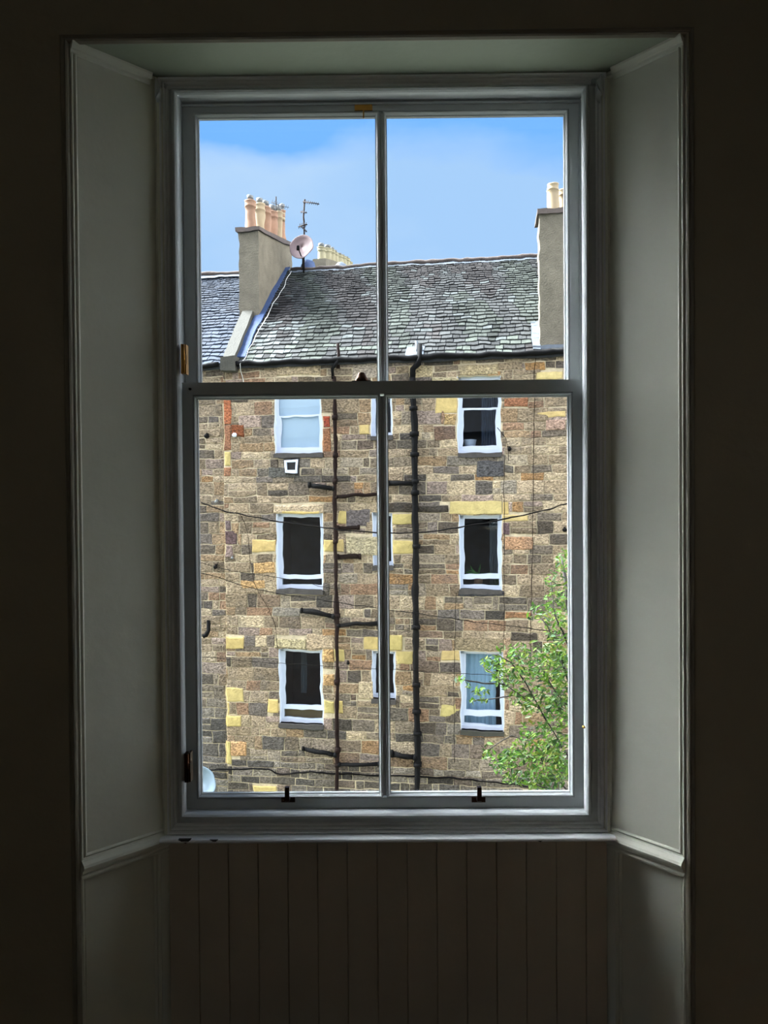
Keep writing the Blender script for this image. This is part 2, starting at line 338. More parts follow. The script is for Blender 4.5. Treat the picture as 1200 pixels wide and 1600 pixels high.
def sash(nm, x0, x1, z0, z1, gl, yf, th, bx, brail, trail, horns=False):
    """gl: (left, bar left, bar right, right, bottom, top) edges of the visible glass"""
    L, B0, B1, Rr, gb, gt = gl; o = .012
    s = MB()
    s.box(x0, L-o, yf, yf+th, z0, z1); s.box(Rr+o, x1, yf, yf+th, z0, z1)
    s.box(L-o, Rr+o, yf, yf+th, z0, gb-o); s.box(L-o, Rr+o, yf, yf+th, gt+o, z1)
    s.ring(L-o, B0+o, gb-o, gt+o, OV(yf)); s.ring(B1-o, Rr+o, gb-o, gt+o, OV(yf))
    ob = s.build(nm, WHITE, win)
    b = MB(); c0, c1 = B0+o-.003, B1-o+.003
    b.sweep((0, 0, gb-.004), (0, 0, gt+.004), [(c0, -yf-.004), (c0+.002, -yf+.004), (c0+.004, -yf+.0045), ((c0+c1)/2, -yf+.001), (c1-.004, -yf+.0045), (c1-.002, -yf+.004), (c1, -yf-.004), (c1, -yf-.03), (c0, -yf-.03)], (1, 0, 0), (0, -1, 0))
    b.build('glazing_bar', WHITE, ob)
    for (a, c) in ((L, B0), (B1, Rr)):
        x0_, x1_, z0_, z1_ = a-.008, c+.008, gb-.008, gt+.008; nx = int((x1_-x0_)/.006); nz_ = int((z1_-z0_)/.006); vs = []; fs = []
        for k in range(nz_+1):                       # drawn sheet glass, not quite flat on the inside
            for i in range(nx+1):
                x, z = x0_+(x1_-x0_)*i/nx, z0_+(z1_-z0_)*k/nz_
                h = WAVE*(noise.noise(Vector((x*26, z*22, 5+yf*40)))+.35*noise.noise(Vector((x*60, z*50, 9))))
                vs.append(Vector((x, yf+.022+h, z)))
        for k in range(nz_):
            for i in range(nx): q = k*(nx+1)+i; fs.append((q, q+1, q+nx+2, q+nx+1))
        B = len(vs); vs += [Vector(v) for v in ((x0_, yf+.026, z0_), (x1_, yf+.026, z0_), (x1_, yf+.026, z1_), (x0_, yf+.026, z1_))]
        g = MB(); g.raw(vs, fs, smooth=True); g.raw([], [], 0)
        g.f.append((B+3, B+2, B+1, B)); g.m.append(0); g.c.append(None); g.sm.append(False)
        e = [list(range(nx+1))+[B+1, B], [nz_*(nx+1)+i for i in range(nx, -1, -1)]+[B+3, B+2], [k*(nx+1) for k in range(nz_, -1, -1)]+[B, B+3], [k*(nx+1)+nx for k in range(nz_+1)]+[B+2, B+1]]
        for q in e: g.f.append(tuple(q)); g.m.append(0); g.c.append(None); g.sm.append(False)
        g.build('window_pane', PANE, ob)
    return ob
lo = sash('lower_sash', -.602, .5665, Z(-.905), Z(.348), (-.5565, -.0355, -.0005, .5235, Z(-.857), Z(.300)), .034, .042, 0, 0, 0)
up = sash('upper_sash', -.602, .5715, Z(.315), Z(1.176), (-.557, -.0325, .002, .5270, Z(.350), Z(1.139)), .084, .044, 0, 0, 0)
# parting bead between the sashes
m = MB(); m.ring(-.609, .573, Z(-.911), Z(1.174), [(0, .078), (.0055, .078), (.0055, .083), (0, .083)]); m.build('parting_bead', WHITE, win)
# brass fittings
def lift(px):
    c = at(px, 1249, .034)
    g = MB(); g.box(c.x-.020, c.x+.020, .029, .0345, c.z-.007, c.z+.008)
    g.sweep((c.x-.0065, 0, 0), (c.x+.0065, 0, 0), [(.030, c.z+.004), (.012, c.z+.002), (.006, c.z+.006), (.005, c.z+.036), (.009, c.z+.044), (.020, c.z+.045), (.021, c.z+.041), (.011, c.z+.038), (.010, c.z+.011), (.014, c.z+.008), (.030, c.z+.010)], (0, 1, 0), (0, 0, 1))
    for q in (-.015, .015): g.lathe((c.x+q, .029, c.z), [(.0001, -.001), (.0028, -.0008), (.003, .001)], 10, (0, 1, 0))
    o = g.build('sash_lift', [DBRASS], lo); o['label'] = 'brass hook shaped sash lift'
lift(450.5); lift(747.5)
c = at(565, 594, .055)
g = MB(); g.box(c.x-.028, c.x+.028, .036, .074, Z(.348), Z(.3505))
g.lathe((c.x, .052, Z(.3505)), [(.021, 0), (.020, .005), (.015, .012), (.012, .019), (.0095, .023), (.0085, .025), (.0001, .026)], 18)
g.box(c.x-.018, c.x+.018, .07, .10, Z(.3505), Z(.357)); g.build('sash_fastener', [DBRASS], lo)
c = at(568, 169, .084); g = MB(); g.box(c.x-.026, c.x+.026, .080, .0845, c.z-.008, c.z+.011); g.box(c.x-.002, c.x+.002, .080, .083, c.z-.030, c.z-.008); g.build('brass_plate', BRASS, up)
def hinge(px0, px1, py0, py1, mt):
    a, b = at(px0, py0, -.014), at(px1, py1, -.014); w = b.x-a.x
    g = MB(); g.box(a.x, a.x+w*.45, -.018, .004, b.z, a.z); g.box(a.x+w*.6, b.x, -.014, .012, b.z, a.z)
    g.tube([(a.x+w*.55, -.018, b.z+.001), (a.x+w*.55, -.018, a.z-.001)], .0035, 8)
    h3 = (a.z-b.z)/3; g.box(a.x+w*.45, b.x, -.017, -.006, b.z+h3, b.z+2*h3); g.build('sash_hinge', mt, win)
hinge(283, 291, 538, 584, BRASS); hinge(288.5, 298, 1177, 1222, DBRASS)
g = MB(); c = at(297, 608, .034); g.lathe(c, [(.0001, -.006), (.0035, -.005), (.004, 0)], 10, (0, 1, 0)); g.build('stop_screw', BLACK, lo)
g = MB(); c = at(912, 1136, -.012); g.lathe(c, [(.0001, -.005), (.0035, -.004), (.004, .004)], 10, (0, 1, 0)); g.build('bead_screw', BRASS, win)
def bracket(px, py, s, lab):                       # painted-over blind_bracket pieces in the top corners
    c = at(px, py, -.02); g = MB()
    g.box(c.x-.0025, c.x+.0025, -.032, .0, c.z-.034, c.z+.022)
    g.raw([Vector((c.x+s*q[0], q[1], c.z+q[2])) for q in ((0, -.032, -.034), (0, -.012, -.052), (.012, -.012, -.036), (.010, -.032, -.018), (0, -.03, .015), (.012, -.02, .010))], [(0, 1, 2, 3), (0, 3, 5, 4), (1, 0, 4), (3, 2, 5)])
    g.box(min(c.x, c.x+s*.022), max(c.x, c.x+s*.022), -.014, 0, c.z+.004, c.z+.018)
    tag(g.build('blind_bracket', WHITE), lab, 'bracket', None)
bracket(245, 137, 1, 'small paint-clogged metal bracket in the top left window corner')
bracket(938, 131, -1, 'small paint-clogged metal bracket in the top right window corner')

# ------------------------------------------------------------------ tenements across the yard: local frame u (right), d (back), z
A = math.radians(8.6); U = Vector((math.cos(A), -math.sin(A), 0)); D = Vector((math.sin(A), math.cos(A), 0)); O0 = Vector((0, 14.3, 0))
def T(p): return O0 + U*p.x + D*p.y + Vector((0, 0, p.z))
def TP(u, d, z): return O0 + U*u + D*d + Vector((0, 0, z))
def F(px, py, d=0.0):
    v = fw + RT*((px-600)/FPX) + DN*((py-800)/FPX); t = ((O0+D*d-CAM).dot(D))/v.dot(D); p = CAM+v*t
    return ((p-O0).dot(U), p.z)
def d_at(u, px, z):                                 # depth at which the line (u, ., z) crosses a pixel column
    lo_, hi = -2, 60
    for _ in range(50):
        mid = (lo_+hi)/2; q = TP(u, mid, z)-CAM; x = 600+FPX*q.dot(RT)/q.dot(fw)
        if x < px: lo_ = mid
        else: hi = mid
    return lo_
GZ = ZC-9.4
ZE = F(600, 556)[1]; SL = math.radians(38); TS = math.tan(SL); RD = 4.05; UJ = F(350, 700)[0]; U0, U1 = -9.5, 5.5
def roofhit(px, py):
    v = fw + RT*((px-600)/FPX) + DN*((py-800)/FPX)
    t = (ZE + TS*((CAM-O0).dot(D)) - CAM.z)/(v.z - TS*v.dot(D)); p = CAM+v*t
    return ((p-O0).dot(U), (p-O0).dot(D), p.z)
m = MB(); m.box(-30, 30, .45, 40, GZ-.3, GZ); struct(m.build('trim_11', GROUND), 'courtyard ground between the tenements', 'ground')
tb = empty('tenement_building', TP(0, 0, GZ)); tag(tb, 'brown sandstone tenement with nine white windows and a mossy grey slate roof', 'building')
lb = empty('tenement_building', TP(-7.5, .08, GZ)); tag(lb, 'adjoining tenement at far left with a dark blue slate roof', 'building')
# windows: opening in pixels, meeting bar, lower bar (top, slot top, slot bottom), kind
WIN = [(429, 598, 503, 708, 650, None, 'sky_refl'), (432, 803, 505, 921, None, (898, 905, 914), 'dark'), (436, 1015, 505, 1131, None, (1102, 1109, 1122), 'tan'),
       (580, 598, 613, 681, None, None, 'grey'), (582, 801, 614, 884, None, None, 'dark'), (581, 1017, 618, 1092, None, None, 'dark'),
       (715, 587, 782, 707, 638, None, 'dark'), (717, 805, 784, 921, None, (897, 905, 914), 'dark'), (720, 1018, 787, 1142, None, (1111, 1119, 1131), 'net')]
rects = []
for w in WIN:
    cx = (w[0]+w[2])/2; cy = (w[1]+w[3])/2
    rects.append((F(w[0], cy)[0], F(w[2], cy)[0], F(cx, w[3])[1], F(cx, w[1])[1]))
def rr(x0, y0, x1, y1):
    cx, cy = (x0+x1)/2, (y0+y1)/2; return (F(x0, cy)[0], F(x1, cy)[0], F(cx, y1)[1], F(cx, y0)[1])
Y1, Y2 = srgb(190, 168, 108), srgb(194, 172, 114); TANO, PUR, RED, DK, CRM, PNK = srgb(188, 152, 104), srgb(112, 92, 90), srgb(172, 104, 72), srgb(72, 64, 54), srgb(190, 172, 136), srgb(176, 146, 124)
BR = srgb(150, 108, 78)
SPEC = [((352, 705, 361, 728), Y1), ((347, 625, 362, 664), RED), ((347, 665, 362, 704), BR), ((362, 664, 382, 682), srgb(128, 76, 48)), ((350, 729, 362, 745), BR),
 ((352, 812, 362, 829), PUR), ((351, 829, 372, 851), srgb(96, 78, 78)), ((349, 852, 364, 872), srgb(140, 118, 112)),
 ((395, 843, 431, 862), Y1), ((396, 878, 430, 896), TANO), ((375, 906, 415, 920), TANO), ((506, 843, 521, 862), Y1), ((521, 843, 537, 862), Y1), ((529, 798, 541, 818), Y1),
 ((560, 663, 578, 679), Y1), ((352, 994, 382, 1014), Y1), ((351, 1074, 381, 1096), Y1), ((351, 1097, 358, 1117), Y1), ((351, 1118, 377, 1136), Y1), ((419, 1092, 434, 1113), Y1),
 ((506, 1014, 521, 1034), TANO), ((521, 1014, 539, 1034), Y1), ((506, 1053, 522, 1072), TANO), ((506, 1094, 523, 1115), Y1), ((524, 1094, 537, 1115), Y1), ((351, 1158, 361, 1194), Y1), ((361, 1158, 386, 1180), TANO),
 ((396, 1227, 434, 1240), Y1), ((568, 994, 592, 1015), Y1), ((606, 992, 629, 1015), Y1), ((619, 1016, 646, 1038), Y1), ((614, 802, 645, 820), Y1), ((614, 844, 646, 865), Y1),
 ((681, 620, 714, 646), Y2), ((703, 783, 785, 804), Y2), ((785, 783, 794, 804), Y2), ((785, 804, 826, 815), Y2), ((690, 1016, 719, 1032), Y2), ((688, 1100, 719, 1120), Y2),
 ((820, 566, 852, 580), srgb(186, 140, 92)), ((838, 581, 878, 592), srgb(206, 186, 128)), ((838, 643, 884, 652), srgb(196, 168, 116)), ((787, 622, 826, 636), BR), ((852, 655, 885, 672), PNK),
 ((504, 650, 516, 668), srgb(160, 78, 54)), ((504, 669, 516, 706), BR), ((694, 647, 713, 664), TANO), ((678, 665, 713, 688), srgb(124, 102, 84)), ((427, 789, 506, 803), CRM), ((440, 798, 500, 803), Y1),
 ((430, 998, 480, 1014), CRM), ((480, 990, 522, 1014), CRM), ((711, 996, 787, 1017), srgb(150, 130, 106)), ((787, 996, 800, 1040), srgb(168, 142, 112)), ((788, 838, 832, 860), srgb(182, 144, 106)), ((785, 816, 797, 836), PUR),
 ((653, 790, 701, 801), DK), ((541, 838, 592, 868), CRM), ((540, 795, 578, 822), srgb(112, 104, 98)), ((600, 785, 650, 800), DK), ((435, 709, 503, 716), DK), ((788, 955, 830, 966), BR), ((745, 720, 788, 745), srgb(88, 84, 84)),
 ((560, 1064, 583, 1092), CRM), ((420, 730, 470, 747), srgb(92, 88, 84)), ((675, 590, 718, 604), CRM), ((718, 570, 778, 586), srgb(184, 164, 130)), ((640, 570, 676, 592), CRM), ((550, 566, 590, 592), srgb(182, 170, 146)), ((432, 566, 500, 586), CRM),
 ((719, 1143, 788, 1152), srgb(166, 128, 92)), ((826, 1240, 860, 1252), CRM), ((716, 922, 788, 931), srgb(72, 74, 82)), ((430, 922, 506, 929), srgb(130, 112, 90)), ((436, 1132, 506, 1141), srgb(84, 80, 72)), ((580, 682, 614, 689), DK), ((580, 885, 614, 892), srgb(90, 86, 82)), ((430, 740, 545, 790), None)]
SPEC = [s for s in SPEC if s[1]]
spec = [(rr(*s), c) for s, c in SPEC]
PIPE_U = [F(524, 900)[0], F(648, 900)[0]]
PAL = [(srgb(176, 156, 128), 5), (srgb(160, 141, 114), 5), (srgb(190, 170, 138), 3.4), (srgb(136, 120, 98), 4), (srgb(122, 110, 95), 2.6), (srgb(164, 138, 106), 3), (srgb(154, 124, 98), 1.5), (srgb(98, 88, 76), 1.2), (srgb(166, 146, 130), 2.0), (srgb(172, 134, 92), .7), (srgb(118, 108, 98), 1.2)]
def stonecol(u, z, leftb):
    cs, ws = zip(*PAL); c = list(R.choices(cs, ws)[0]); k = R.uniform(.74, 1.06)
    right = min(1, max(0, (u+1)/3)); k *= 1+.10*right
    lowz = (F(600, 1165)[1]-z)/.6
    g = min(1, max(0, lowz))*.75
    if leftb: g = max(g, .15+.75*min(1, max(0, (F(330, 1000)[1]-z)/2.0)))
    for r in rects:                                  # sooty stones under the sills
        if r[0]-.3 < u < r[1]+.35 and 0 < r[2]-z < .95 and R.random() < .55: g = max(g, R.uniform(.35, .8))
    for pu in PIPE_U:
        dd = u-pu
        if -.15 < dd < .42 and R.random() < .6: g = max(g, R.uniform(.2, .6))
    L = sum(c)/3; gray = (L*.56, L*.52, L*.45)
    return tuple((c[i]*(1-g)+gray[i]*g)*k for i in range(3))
def blocks(mb, u0, u1, dof, leftb, ztop):
    def stone(a, b, z0, z1, c, pr=.013, mi=1):
        if b-a < .035 or z1-z0 < .03: return
        j = lambda s: R.uniform(-s, s); g = R.uniform(.005, .012)
        a += g; b -= g; z0 += g; z1 -= g; s = .007
        o = [(a+j(s), dof, z0+j(s)), (b+j(s), dof, z0+j(s)), (b+j(s), dof, z1+j(s)), (a+j(s), dof, z1+j(s))]
        i_ = min(.018, (b-a)*.2, (z1-z0)*.2); pr2 = pr*R.uniform(.7, 1.5)
        mid = [(o[0][0], dof-pr2*.6, o[0][2]), (o[1][0], dof-pr2*.6, o[1][2]), (o[2][0], dof-pr2*.6, o[2][2]), (o[3][0], dof-pr2*.6, o[3][2])]
        f = [(o[0][0]+i_, dof-pr2+j(.006), o[0][2]+i_), (o[1][0]-i_, dof-pr2+j(.006), o[1][2]+i_), (o[2][0]-i_, dof-pr2+j(.006), o[2][2]-i_), (o[3][0]+i_, dof-pr2+j(.006), o[3][2]-i_)]
        cx = ((a+b)/2+j(.05), dof-pr2*1.15+j(.006), (z0+z1)/2+j(.02))
        V = [TP(*p) for p in o+mid+f+[cx]]; fs = []
        for k in range(4):
            q = (k+1) % 4; fs += [(k, q, 4+q, 4+k), (4+k, 4+q, 8+q, 8+k), (8+k, 8+q, 12)]
        mb.raw(V, fs, mi, c)
    for (r, c) in spec:
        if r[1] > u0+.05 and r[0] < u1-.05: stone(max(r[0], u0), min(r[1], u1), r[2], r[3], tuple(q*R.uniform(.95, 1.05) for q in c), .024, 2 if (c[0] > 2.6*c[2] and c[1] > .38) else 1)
    z = GZ
    while z < ztop-.03:
        h = R.choice((.15, .17, .19, .21, .23, .26, .29)); z2 = min(z+h, ztop)
        if ztop-z2 < .1: z2 = ztop
        u = u0-R.uniform(0, .3)
        while u < u1:
            w = R.uniform(.24, .66) if R.random() < .85 else R.uniform(.14, .24); ua, ub = max(u, u0), min(u+w, u1); u += w
            # split tall courses into two thin stones now and then
            lay = [(z, z2)] if (h < .22 or R.random() < .72) else [(z, z+h*.47), (z+h*.47, z2)]
            for (za, zb) in lay:
                segs = [(ua, ub)]
                for (r, pad) in [(q, .0) for q in rects]+[(q[0], .0) for q in spec]:
                    ov = min(zb, r[3])-max(za, r[2])
                    lim = .02 if r in rects else (zb-za)*.62
                    if ov > lim:
                        ns = []
                        for (s0, s1) in segs:
                            if s1 <= r[0] or s0 >= r[1]: ns.append((s0, s1)); continue
                            if s0 < r[0]: ns.append((s0, r[0]))
                            if s1 > r[1]: ns.append((r[1], s1))
                            # leftover above/below a window opening inside this course
                            if r in rects:
                                m0, m1 = max(s0, r[0]), min(s1, r[1])
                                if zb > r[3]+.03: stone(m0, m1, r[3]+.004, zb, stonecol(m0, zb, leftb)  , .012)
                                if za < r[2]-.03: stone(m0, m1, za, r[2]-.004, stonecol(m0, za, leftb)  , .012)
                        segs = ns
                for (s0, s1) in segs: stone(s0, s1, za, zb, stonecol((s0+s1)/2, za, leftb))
        z = z2
def wallmesh(u0, u1, dof, leftb, ztop, parent):
    mb = MB()
    rs = [r for r in rects if r[0] > u0 and r[1] < u1]
    us = sorted({u0, u1} | {r[0] for r in rs} | {r[1] for r in rs}); zs = sorted({GZ, ztop} | {r[2] for r in rs} | {r[3] for r in rs})
    for a, b in zip(us, us[1:]):
        for c, d in zip(zs, zs[1:]):
            if any(r[0] <= (a+b)/2 <= r[1] and r[2] <= (c+d)/2 <= r[3] for r in rs): continue
            mb.box(a, b, dof, dof+.4, c, d, T)
    blocks(mb, u0, u1, dof, leftb, ztop)
    return mb.build('wall', [MORTAR, STONE, REPAIR], parent)
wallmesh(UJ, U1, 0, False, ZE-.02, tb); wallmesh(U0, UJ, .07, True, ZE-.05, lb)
# window joinery
for i, (w, r) in enumerate(zip(WIN, rects)):
    u0, u1, z0, z1 = r; cx = (w[0]+w[2])/2; zz = lambda py: F(cx, py, .1)[1]
    fd = .13; m = MB()
    # painted reveals
    m.box(u0, u0+.012, .0, .2, z0, z1, T); m.box(u1-.012, u1, .0, .2, z0, z1, T)
    m.box(u0, u1, fd, fd+.07, z1-.075, z1, T); m.box(u0, u0+.075, fd, fd+.07, z0, z1, T); m.box(u1-.06, u1, fd, fd+.07, z0, z1, T)
    m.box(u0, u1, fd-.02, fd+.07, z0, z0+.08, T)
    zin0, zin1 = z0+.08, z1-.075; a, b = u0+.075, u1-.06
    if w[4]: zb = zz(w[4]); m.box(a, b, fd+.01, fd+.06, zb-.022, zb+.022, T); m.box(a, b, fd-.005, fd+.06, z0+.07, z0+.14, T); m.box(a, a+.035, fd+.005, fd+.06, zin0, zb, T); m.box(b-.03, b, fd+.005, fd+.06, zin0, zb, T)
    if w[5]:
        t0, t1, t2 = (zz(q) for q in w[5]); m.box(a-.02, b+.02, fd-.012, fd+.05, t1, t0, T); m.box(a, b, fd-.012, fd+.05, z0+.05, t2, T)
        m.box(a, a+.03, fd-.008, fd+.05, t0, zin1, T); m.box(b-.025, b, fd-.008, fd+.05, t0, zin1, T)
    wo_ = m.build('window', PVC, tb)
    g = MB(); g.box(a-.01, b+.01, fd+.03, fd+.036, z0+.05, zin1+.01, T); g.build('window_pane', PANE2, wo_)
    g = MB(); g.box(u0-.01, u1+.01, -.05, .14, z0-.10, z0, T); g.build('window_sill', SILLD if w[6] != 'net' else PALEST, wo_)
    g = MB(); a2, b2 = u0-.3, u1+.3
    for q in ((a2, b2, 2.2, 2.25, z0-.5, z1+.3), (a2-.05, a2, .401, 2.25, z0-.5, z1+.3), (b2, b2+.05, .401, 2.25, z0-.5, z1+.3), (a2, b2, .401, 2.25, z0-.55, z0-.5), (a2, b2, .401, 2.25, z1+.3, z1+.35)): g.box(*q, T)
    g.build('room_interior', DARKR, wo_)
    k = w[6]; zs0 = z0+.06
    def cloth(nm, ua, ub, za, zb, mt, d=.26, amp=.006):
        c = MB(); n = 24
        for q in range(n):
            x0_, x1_ = ua+(ub-ua)*q/n, ua+(ub-ua)*(q+1)/n
            c.face([TP(x0_, d+amp*math.sin(q*1.9), za), TP(x1_, d+amp*math.sin((q+1)*1.9), za), TP(x1_, d+amp*math.sin((q+1)*1.9), zb), TP(x0_, d+amp*math.sin(q*1.9), zb)])
            c.face([TP(x0_, d+.004+amp*math.sin(q*1.9), za), TP(x1_, d+.004+amp*math.sin((q+1)*1.9), za), TP(x1_, d+.004+amp*math.sin((q+1)*1.9), zb), TP(x0_, d+.004+amp*math.sin(q*1.9), zb)])
        c.build(nm, mt, wo_)
    if k == 'sky_refl': cloth('sky_reflection_sheet', u0+.02, u1-.02, z0, z1, SKYREFL_NETM, .215, 0)  # pale blue sheet standing in for sky reflected in this window's glass
    if k == 'net': cloth('net_curtain', u0+.02, u1-.17, z0, z1, CURTM, .3, .012)
    if k == 'tan': cloth('sill_board', u0+.02, u1-.02, z0, zz(1107), TANB, .24, 0); cloth('curtain', u0+.36, u0+.50, zz(1090), zz(1018), GREYB, .5, .02)
    if k == 'grey': cloth('net_curtain', u0+.02, u0+.2, z0, z1, SKYREFL_NETM, .3, .0)
    if i == 7: cloth('curtain', u1-.26, u1-.05, z0, z1, GREYB, .45, .02)
    if i == 6: cloth('curtain', u0+.48, u1-.05, z0, z1, DARKR, .35, .02)
# ------------------------------------------------------------------ roofs
def slates(mb, u0, u1, d0, zoff, kind, dtop=RD):
    s = -.12; Lt = dtop/math.cos(SL); row = 0
    while s < Lt:
        t = s/Lt; e = .205-.10*t; s2 = min(s+e, Lt+.03); u = u0-R.uniform(0, .25)
        while u < u1:
            w = R.uniform(.13, .28)*(1-.25*t); a, b = max(u, u0), min(u+w, u1); u += w
            if b-a < .03: continue
            lift_ = .026+R.uniform(0, .016); j = R.uniform(-.018, .012)
            if kind == 'old':
                n1 = noise.noise(Vector((a*.55, s*.30, 3))); n2 = noise.noise(Vector((a*2.0, s*.8, 9))); n3 = noise.noise(Vector((a*.9+s*.25, s*.25, 21)))
                L = .042+.020*n1+.026*n2+R.uniform(-.013, .019); L = max(.015, L); c = [L*1.0, L*1.03, L*.99]
                if n3 > .12: c = [L*.84, L*.77, L*.73]        # brownish runs of moss
                elif n3 < -.18: c = [L*.95, L*1.07, L*.90]
                if R.random() < .05: c = [.085, .094, .09]
                du = a-UF
                if du < 1.1 and s < 1.9 and R.random() < .55: c = [.095, .104, .10]
                if s < .5 and R.random() < .25: c = [.08, .09, .075]
            else:
                L = .036+R.uniform(-.012, .018)+.016*(1-t); c = [L*.78, L*.98, L*1.35]
            def P(uu, ss, h): return TP(uu, d0+ss*math.cos(SL)-h*math.sin(SL), ZE+zoff+ss*math.sin(SL)+h*math.cos(SL))
            g = .008; s0 = s+j
            V = [P(a+g, s0, lift_), P(b-g, s0+R.uniform(-.006, .006), lift_), P(b-g, s2+.03, .004), P(a+g, s2+.03, .004), P(a+g, s0, 0), P(b-g, s0, 0), P(b-g, s2+.03, 0), P(a+g, s2+.03, 0)]
            mb.raw(V, [(0, 1, 2, 3), (4, 5, 1, 0), (5, 6, 2, 1), (7, 4, 0, 3)], 1, tuple(c))
        s = s2; row += 1
UF = roofhit(376, 560)[0]; UF = (UF+roofhit(446, 424)[0])/2; UF = roofhit(410, 495)[0]
def roof(u0, u1, d0, zoff, kind, parent):
    mb = MB(); zr = ZE+RD*TS+zoff
    V = []
    for uu in (u0, u1): V += [TP(uu, d0-.12, ZE+zoff-.09), TP(uu, d0+RD, zr), TP(uu, d0+2*RD, ZE+zoff), TP(uu, d0+2*RD, ZE+zoff-.15), TP(uu, d0-.12, ZE+zoff-.17)]
    mb.raw(V, [(0, 1, 6, 5), (1, 2, 7, 6), (2, 3, 8, 7), (3, 4, 9, 8), (4, 0, 5, 9), (0, 4, 3, 2, 1), (5, 6, 7, 8, 9)], 0)
    slates(mb, u0, u1, d0, zoff, kind)
    return mb.build('roof', [UNDER, SLATE], parent)
rf = roof(UF+.02, U1, 0, 0, 'old', tb); rl = roof(U0, UF-.35, 0.07, 0, 'blue', lb)
# back walls so the houses are whole
for ua, ub, pr in ((UJ, U1, tb), (U0, UJ, lb)):
    m = MB(); m.box(ua, ub, 2*RD-.3, 2*RD, GZ, ZE-.1, T); m.build('rear_wall', MORTAR, pr)
def PR(u, s, h, d0=0): return TP(u, d0+s*math.cos(SL)-h*math.sin(SL), ZE+s*math.sin(SL)+h*math.cos(SL))
LT = RD/math.cos(SL)
def slab(mb, u0, u1, s0, s1, h0, h1, mi=0):
    mb.raw([PR(u, s, h) for u in (u0, u1) for s in (s0, s1) for h in (h0, h1)], [(0, 1, 3, 2), (4, 6, 7, 5), (0, 4, 5, 1), (2, 3, 7, 6), (0, 2, 6, 4), (1, 5, 7, 3)], mi)
# ridge: dark capping over a pale lead strip
for ua, ub, pr in ((UF+.1, U1, rf), (U0, UF-.35, rl)):
    m = MB(); pts = []; u = ua
    while u < ub: pts.append((u, R.uniform(-.012, .012))); u += .35
    pts.append((ub, 0))
    m.tube([TP(q[0], RD, ZE+RD*TS+.045+q[1]) for q in pts], .055, 8); m.build('ridge_cap', CAPM, pr)
    m = MB(); slab(m, ua, ub, LT-.17, LT+.0, .012, .026); m.build('lead_strip', LEADP, pr)
# gutters
def gutter(ua, ub, d0, dz, par):
    m = MB(); n = 40
    m.tube([TP(ua+(ub-ua)*q/n, d0-.17, ZE-.085+dz+.012*math.sin(q*1.3)) for q in range(n+1)], .055, 10); m.build('gutter', IRON, par)
gutter(UF+.1-.25, U1, 0, 0, tb); gutter(U0, UF-.42, .07, .0, lb)
# skew, flashing and pale lead apron left of the old roof
HS = roofhit(388, 497)                                  # foot of the left stack's face
sS = HS[1]/math.cos(SL)
def slab2(mb, pts, w0, w1, h0, h1):                 # strip following points (u, s) up the slope
    for (ua, sa), (ub, sb) in zip(pts, pts[1:]):
        mb.raw([PR(u+w, s_, h) for (u, s_) in ((ua, sa), (ub, sb)) for w in (w0, w1) for h in (h0, h1)], [(0, 1, 3, 2), (4, 6, 7, 5), (0, 4, 5, 1), (2, 3, 7, 6), (0, 2, 6, 4), (1, 5, 7, 3)])
ub_, ut_ = F(352, 556)[0], roofhit(377, 500)[0]
m = MB(); slab2(m, [(ub_, -.16), (ut_, sS+.1)], -.0, .27, -.1, .15); m.box(ub_-.03, ub_+.30, -.24, .12, ZE-.24, ZE+.08, T); m.build('skew_coping', PALEST, tb)
FL = [(roofhit(x, y)[0], roofhit(x, y)[1]/math.cos(SL)) for x, y in ((375, 561), (392, 522), (411, 487), (430, 450), (447, 420))]
m = MB(); slab2(m, FL, -.13, .12, .0, .055); slab2(m, FL[2:], -.14, -.05, .0, .20); m.build('lead_flashing', LEAD, tb)
cord = MB(); cord.tube([PR(UF+.17+.012*math.sin(q*1.7), -.1+(LT-.1)*q/24, .07) for q in range(25)], .006, 6); cord.tube([PR(UF+.16, -.1, .07), TP(UF+.14, -.25, ZE-.1), TP(UF+.14, -.06, ZE-.45), TP(UF+.14, -.05, ZE-.62)], .007, 6)
tag(cord.build('roof_cord', CORD), 'thin pale cord lying along the blue lead flashing and over the gutter', 'cord')
# left chimney stack
def stack(nm, ul, ur, d0, d1, zb0, zt0, zt1, zbb, par):
    m = MB()
    V = [TP(ul, d0, zb0), TP(ur, d0, zb0), TP(ur, d1, zbb), TP(ul, d1, zbb), TP(ul, d0, zt0), TP(ur, d0, zt0), TP(ur, d1, zt1), TP(ul, d1, zt1)]
    m.raw(V, [(0, 1, 5, 4), (1, 2, 6, 5), (2, 3, 7, 6), (3, 0, 4, 7), (4, 5, 6, 7), (0, 3, 2, 1)])
    ob = m.build(nm, HARL, par); c = MB(); o = .055; h = .10
    V = [TP(ul-o, d0-o, zt0), TP(ur+o, d0-o, zt0), TP(ur+o, d1+o, zt1), TP(ul-o, d1+o, zt1)]; V += [v+Vector((0, 0, h)) for v in V]
    c.raw(V, [(0, 1, 5, 4), (1, 2, 6, 5), (2, 3, 7, 6), (3, 0, 4, 7), (4, 5, 6, 7), (0, 3, 2, 1)]); c.build('cope', CAPM, ob); return ob
def pot(par, c, r, h, mt, cowl=True, nm='chimney_pot'):
    g = MB(); g.lathe(c, [(r*.98, 0), (r*.97, h*.1), (r*.93, h*.6), (r*.93, h*.76), (r*1.03, h*.77), (r*1.05, h*.80), (r*.99, h*.83), (r*.98, h*.95), (r*1.03, h*.96), (r*1.02, h), (r*.78, h), (r*.75, h*.8)], 18)
    if cowl:
        g.lathe(c+Vector((0, 0, h*.93)), [(r*.5, 0), (r*.5, h*.14), (r*.62, h*.15), (r*.62, h*.28), (r*.35, h*.31), (r*.01, h*.31)], 14, mi=1)
    return g.build(nm, [mt, TINM], par)
